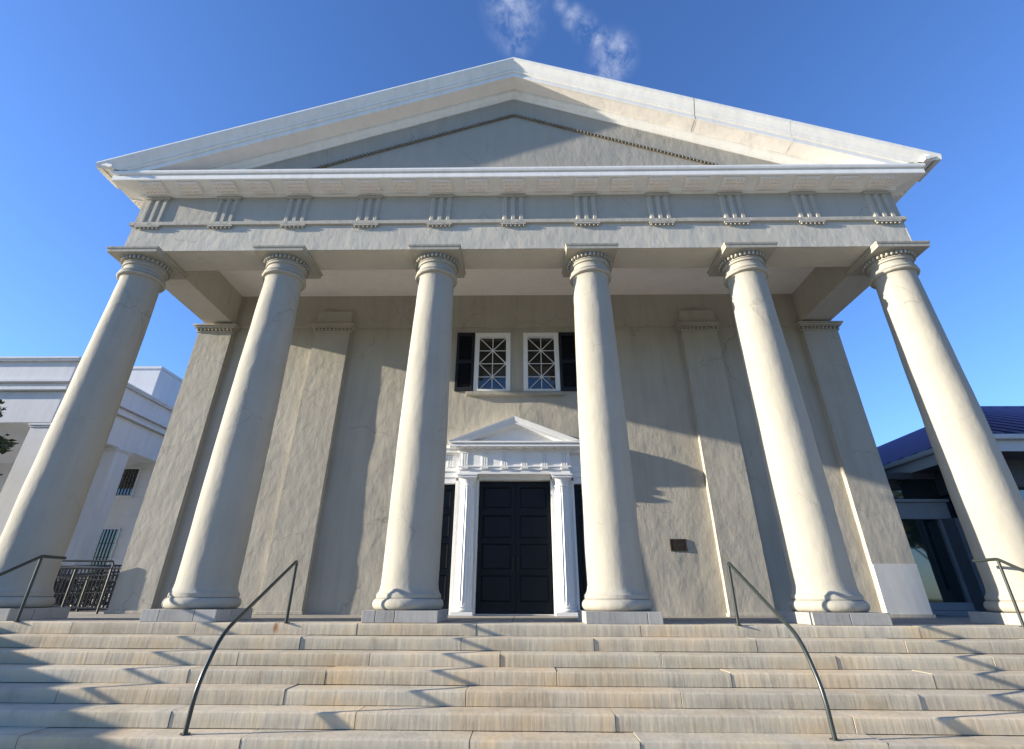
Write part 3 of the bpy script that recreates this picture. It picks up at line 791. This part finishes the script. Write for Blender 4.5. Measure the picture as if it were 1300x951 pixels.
px = [(-15.82, 7.42), (-15.82, 10.36), (-18.95, 7.42), (-22.1, 7.42), (-25.2, 7.42), (-28.3, 7.42)]
p0 = pil.build('square_pillar', 'lb_wall', LB, bevel=.008, loc=(px[0][0]+15, px[0][1]-7.2, -.0))
for x, y in px[1:]:
    d = p0.copy(); COL.objects.link(d); d.parent = LB; d.location = (x+15, y-7.2, 0)
def lbwin(x0, x1, z0, z1):
    e = empty('window', (x0+15, 12.98-7.2, z0+1.24)); e.parent = LB
    w_, h_ = x1-x0, z1-z0
    MB().box(0, w_, .0, .012, 0, h_).build('pane', 'glass', e, loc=(0, -.012, 0))
    f = MB().box(-.05, 0, -.05, .02, -.05, h_+.05).box(w_, w_+.05, -.05, .02, -.05, h_+.05).box(0, w_, -.05, .02, h_, h_+.05).box(-.07, w_+.07, -.08, .02, -.10, -.05)
    f.build('frame', 'lb_wall', e)
    g = MB()
    for i in range(1, 5): g.box(w_*i/5-.01, w_*i/5+.01, -.04, -.015, 0, h_)
    for i in range(1, 4): g.box(0, w_, -.035, -.02, h_*i/4-.01, h_*i/4+.01)
    g.build('bars', 'iron', e)
for x0 in (-16.62, -19.6, -22.9, -26): lbwin(x0, x0+.66, 4.0, 5.06); lbwin(x0, x0+.66, .6, 2.66)

# ------------------------------------------------------------------ right building
RB = empty('low_building', (10, 2.7, -1.24), label='low blue-grey building with indigo metal hip roof and glass front beyond the right column', cat='building')
def rbx(x0, x1, y0, y1, z0, z1): return (x0-10, x1-10, y0-2.7, y1-2.7, z0+1.24, z1+1.24)
mr = .47; ZE = 3.50; XT, YT = 15.2, 7.9; zt = ZE+mr*5.2
m = MB()
def rp(x, y, z): return (x-10, y-2.7, z+1.24)
m.add([rp(9.97, 2.67, ZE), rp(30, 2.67, ZE), rp(30, YT, zt), rp(XT, YT, zt)], [(0, 1, 2, 3)])
m.add([rp(9.97, 2.67, ZE), rp(XT, YT, zt), rp(XT, 24, zt), rp(9.97, 24, ZE)], [(0, 1, 2, 3)])
m.add([rp(XT, YT, zt), rp(30, YT, zt), rp(30, 24, zt), rp(XT, 24, zt)], [(0, 1, 2, 3)])
m.build('metal_roof', 'roof_metal', RB)
m = MB()
y = 2.9
while y < 22:      # left slope seams run up along +x
    tx = min(5.2, y-2.7)
    m.add([rp(10, y-.018, ZE+.0), rp(10, y+.018, ZE), rp(10, y, ZE+.06), rp(10+tx, y-.018, ZE+mr*tx), rp(10+tx, y+.018, ZE+mr*tx), rp(10+tx, y, ZE+mr*tx+.06)], [(0, 1, 2), (0, 3, 5, 2), (1, 2, 5, 4), (0, 1, 4, 3)]); y += .50
x = 10.2
while x < 29:
    ty = min(5.2, x-10)
    m.add([rp(x-.018, 2.7, ZE), rp(x+.018, 2.7, ZE), rp(x, 2.7, ZE+.06), rp(x-.018, 2.7+ty, ZE+mr*ty), rp(x+.018, 2.7+ty, ZE+mr*ty), rp(x, 2.7+ty, ZE+mr*ty+.06)], [(0, 1, 2), (0, 3, 5, 2), (1, 2, 5, 4), (0, 1, 4, 3)]); x += .50
m.tube([rp(9.97, 2.67, ZE+.02), rp(XT, YT, zt+.02)], .05, 6)
m.tube([rp(XT, YT, zt+.01), rp(30, YT, zt+.01)], .05, 6); m.tube([rp(XT, YT, zt+.01), rp(XT, 24, zt+.01)], .05, 6)
m.build('standing_seams', 'roof_seam', RB)
m = MB()
m.box(*rbx(9.86, 30, 2.56, 2.68, 3.38, 3.49)).box(*rbx(9.86, 9.98, 2.68, 24, 3.38, 3.49)); m.build('gutter', 'rb_light', RB, bevel=.02)
m = MB(); m.box(*rbx(9.97, 30, 2.68, 2.72, 3.14, 3.378)).box(*rbx(9.985, 10.02, 2.72, 24, 3.14, 3.378)); m.build('fascia', 'rb_light', RB)
m = MB(); m.box(*rbx(10.02, 30, 2.72, 24, 3.16, 3.20)).box(*rbx(10.75, 30, 3.5, 3.9, 2.55, 3.158)).box(*rbx(10.62, 10.9, 3.9, 24, 2.6, 3.158)); m.build('soffit', 'rb_dark', RB)
m = MB(); m.box(*rbx(10.38, 10.9, 4.5, 5.0, -.2, 2.02)); m.build('corner_pier', 'rb_pier', RB, bevel=.01)
m = MB(); m.box(*rbx(7.72, 10.62, 4.86, 5.05, 2.04, 2.43)).box(*rbx(7.72, 10.66, 4.80, 5.05, 2.432, 2.50)); m.build('transom_beam', 'rb_beam', RB, bevel=.008)
m = MB(); m.box(*rbx(7.72, 10.38, 4.86, 5.05, .08, .24)).box(*rbx(7.72, 10.38, 4.78, 5.05, -.2, .078)); m.build('window_sill', 'rb_beam', RB, bevel=.008)
m = MB(); m.box(*rbx(7.72, 10.6, 4.86, 5.05, 3.0, 3.158)); m.build('lintel', 'rb_dark', RB)
m = MB(); m.box(*rbx(7.72, 10.38, 4.95, 4.97, .24, 2.04)); m.box(*rbx(7.72, 10.6, 4.95, 4.97, 2.50, 3.0)); m.build('glass_front', 'glass_rb', RB)
m = MB(); m.box(*rbx(10.30, 10.379, 4.88, 5.03, .242, 2.038)); m.build('mullion', 'rb_grey', RB)
m = MB(); m.box(*rbx(10.78, 30, 3.6, 3.85, -1.24, .4)).box(*rbx(10.65, 10.88, 3.9, 24, -1.24, .5)).box(*rbx(7.7, 30, 23, 24, -1.24, 3.1)).box(*rbx(7.7, 10.6, 7.5, 7.6, -1.24, 3.1)); m.build('wall', 'rb_grey', RB)
m = MB(); m.box(*rbx(10.78, 30, 3.7, 3.72, .402, 2.548)).box(*rbx(10.75, 10.77, 3.9, 24, .502, 2.598)); m.build('side_glazing', 'glass_rb', RB)
m = MB()
for i in range(12): m.box(*rbx(10.78+i*1.6, 10.9+i*1.6, 3.6, 3.8, .402, 2.548))
for i in range(9): m.box(*rbx(10.66, 10.86, 3.9+i*2, 4.02+i*2, .502, 2.598))
m.build('window_posts', 'rb_grey', RB)

# ------------------------------------------------------------------ ground
GZ = -1.24
tag(MB().box(-900, 900, -900, 900, GZ-.5, GZ-.004).build('ground', 'ground', None), kind='structure')
tag(MB().add([(-60, -12.5, GZ), (60, -12.5, GZ), (60, 2.5, GZ), (-60, 2.5, GZ)], [(0, 1, 2, 3)]).build('forecourt', 'pave', None), kind='structure')
tag(MB().add([(-200, -40, GZ), (200, -40, GZ), (200, -30, GZ), (-200, -30, GZ)], [(0, 1, 2, 3)]).build('road', 'roof_shingle', None), kind='structure')

# ------------------------------------------------------------------ trees
def tree(name, loc, H, R, label, leaf='leaf_green', n=5200, ls=.16, trunk_r=.22, cat='tree', squash=.8, seed=1, clusters=46, group=None, low=.35):
    rnd = random.Random(seed)
    e = empty(name, loc, label=label, cat=cat, group=group)
    t = MB(); th = H*low
    t.tube([(0, 0, -.1), (.05, .03, th*.5), (.02, -.04, th), (.1, .05, H*.75)], [trunk_r*1.25, trunk_r, trunk_r*.8, trunk_r*.25], 10)
    cl = []
    for i in range(clusters):
        while True:
            p = Vector((rnd.uniform(-1, 1), rnd.uniform(-1, 1), rnd.uniform(-1, 1)))
            if .25 < p.length < 1: break
        c = Vector((p.x*R, p.y*R, th+(H-th)*.5+p.z*(H-th)*.5*squash)); cl.append((c, rnd.uniform(.22, .42)*R*.75))
        if i % 2 == 0:
            b0 = Vector((0, 0, th*rnd.uniform(.7, 1.5))); mid = (b0+c)/2+Vector((0, 0, -.1*R))
            t.tube([b0, mid, c], [trunk_r*.4, trunk_r*.22, trunk_r*.07], 6)
    t.build('trunk', 'bark', e, smooth=60)
    L_ = MB()
    for i in range(n):
        c, r = rnd.choice(cl)
        d = Vector((rnd.gauss(0, 1), rnd.gauss(0, 1), rnd.gauss(0, 1))).normalized()*r*rnd.random()**.45
        p = c+Vector((d.x, d.y, d.z*.75))
        u = Vector((rnd.uniform(-1, 1), rnd.uniform(-1, 1), rnd.uniform(-.6, .6))).normalized(); v = u.cross(Vector((rnd.uniform(-1, 1), rnd.uniform(-1, 1), rnd.uniform(-1, 1)))).normalized()
        s = ls*rnd.uniform(.6, 1.3); q = rnd.random()
        L_.add([p-u*s, p+v*s*.38, p+u*s, p-v*s*.38], [(0, 1, 2, 3)], (q, q, q))
    L_.build('crown', leaf, e, recalc=False)
    return e
tree('magnolia_tree', (-16.9, 5.0, GZ), 8.6, 2.0, 'dark glossy evergreen tree whose leaf tips show at the left edge', 'leaf_dark', 9000, .13, .16, seed=3, low=.22, clusters=60)
for i, (x, y, H, R) in enumerate(((16, -24, 11, 4.6), (25, -21, 9, 4), (4, -27, 12, 5), (-14, -30, 12, 5), (34, -26, 12, 5))):
    tree('street_tree', (x, y, GZ), H, R, ['green tree across the road, middle one of the five there', 'smaller green tree across the road, second from the right there', 'tall green tree across the road opposite the entrance door', 'broad green tree across the road standing alone opposite the left column', 'broad green tree across the road, rightmost one there'][i], n=4200, ls=.28, trunk_r=.3, seed=10+i, group='trees facing the building')

# ------------------------------------------------------------------ light and sky
SUN = Vector((-6.9, -1.0, 1.69)).normalized()
sd = bpy.data.lights.new('sun', 'SUN'); so = bpy.data.objects.new('sun', sd); COL.objects.link(so)
sd.energy = 5.0; sd.angle = radians(.6); sd.color = (1, .90, .73)
so.rotation_euler = SUN.to_track_quat('Z', 'Y').to_euler(); so.location = SUN*50
wd = bpy.data.worlds.new('World'); sc.world = wd; wd.use_nodes = True
nt = wd.node_tree; bg = nt.nodes['Background']
sky = nt.nodes.new('ShaderNodeTexSky'); sky.sky_type = 'NISHITA'; sky.sun_disc = False
sky.sun_elevation = math.asin(SUN.z); sky.sun_rotation = atan2(SUN.x, SUN.y); sky.altitude = 0; sky.air_density = 1.0; sky.dust_density = .3; sky.ozone_density = 2.2
bg.inputs[1].default_value = .069
# two wisps of cloud, fixed in the sky by direction
tc = nt.nodes.new('ShaderNodeTexCoord')
def raydir(x, y):
    u = (x-650)/F0; v = -(y-430.5)/F0
    return (cam.matrix_world.to_3x3() @ Vector((u, v, -1))).normalized()
L = nt.links
mp = nt.nodes.new('ShaderNodeMapping'); mp.inputs['Scale'].default_value = (34, 34, 17); mp.inputs['Rotation'].default_value = (0, .35, 0)
L.new(tc.outputs['Generated'], mp.inputs[0])
nz = nn(nt, 'ShaderNodeTexNoise', Scale=1.0, Detail=10, Roughness=.62, Distortion=.25); L.new(mp.outputs[0], nz.inputs['Vector'])
def blob(x0, y0, x1, y1, w, k=1.0):
    a_, b_ = raydir(x0, y0), raydir(x1, y1); n_ = 5; outs = []
    for i in range(n_):
        t = i/(n_-1); d = a_.lerp(b_, t).normalized()
        vm = nt.nodes.new('ShaderNodeVectorMath'); vm.operation = 'DISTANCE'; L.new(tc.outputs['Generated'], vm.inputs[0]); vm.inputs[1].default_value = d
        mr_ = nt.nodes.new('ShaderNodeMapRange'); mr_.interpolation_type = 'SMOOTHSTEP'; L.new(vm.outputs['Value'], mr_.inputs[0])
        mr_.inputs[1].default_value = 0; mr_.inputs[2].default_value = w*(.75+.5*sin(pi*t)); mr_.inputs[3].default_value = k; mr_.inputs[4].default_value = 0
        outs.append(mr_.outputs[0])
    o = outs[0]
    for q in outs[1:]:
        mm = nt.nodes.new('ShaderNodeMath'); mm.operation = 'MAXIMUM'; L.new(o, mm.inputs[0]); L.new(q, mm.inputs[1]); o = mm.outputs[0]
    return o
b1 = blob(650, -40, 656, 48, .055, .8); b2 = blob(712, 8, 775, 62, .024, .95); b3 = blob(785, 58, 770, 92, .042, 1.0)
o = b1
for q in (b2, b3):
    mm = nt.nodes.new('ShaderNodeMath'); mm.operation = 'MAXIMUM'; L.new(o, mm.inputs[0]); L.new(q, mm.inputs[1]); o = mm.outputs[0]
sb = nt.nodes.new('ShaderNodeMapRange'); L.new(nz.outputs[0], sb.inputs[0]); sb.inputs[1].default_value = .38; sb.inputs[2].default_value = .95
mu = nt.nodes.new('ShaderNodeMath'); mu.operation = 'MULTIPLY'; L.new(o, mu.inputs[0]); L.new(sb.outputs[0], mu.inputs[1])
mu2 = nt.nodes.new('ShaderNodeMath'); mu2.operation = 'MULTIPLY'; L.new(mu.outputs[0], mu2.inputs[0]); mu2.inputs[1].default_value = 1.0; mu2.use_clamp = True
tint = nt.nodes.new('ShaderNodeMix'); tint.data_type = 'RGBA'; tint.blend_type = 'MULTIPLY'; tint.inputs[0].default_value = 1; L.new(sky.outputs[0], tint.inputs[6]); tint.inputs[7].default_value = (.90, 1.25, 1.92, 1)
mx = nt.nodes.new('ShaderNodeMix'); mx.data_type = 'RGBA'; L.new(mu2.outputs[0], mx.inputs[0]); L.new(tint.outputs[2], mx.inputs[6]); mx.inputs[7].default_value = (5.2, 5.6, 6.6, 1)
L.new(mx.outputs[2], bg.inputs[0])

sc.view_settings.view_transform = 'Standard'; sc.view_settings.look = 'None'; sc.view_settings.gamma = 1; sc.view_settings.exposure = 1.28
sc.cycles.use_denoising = True
sc.cycles.max_bounces = 8; sc.cycles.diffuse_bounces = 5
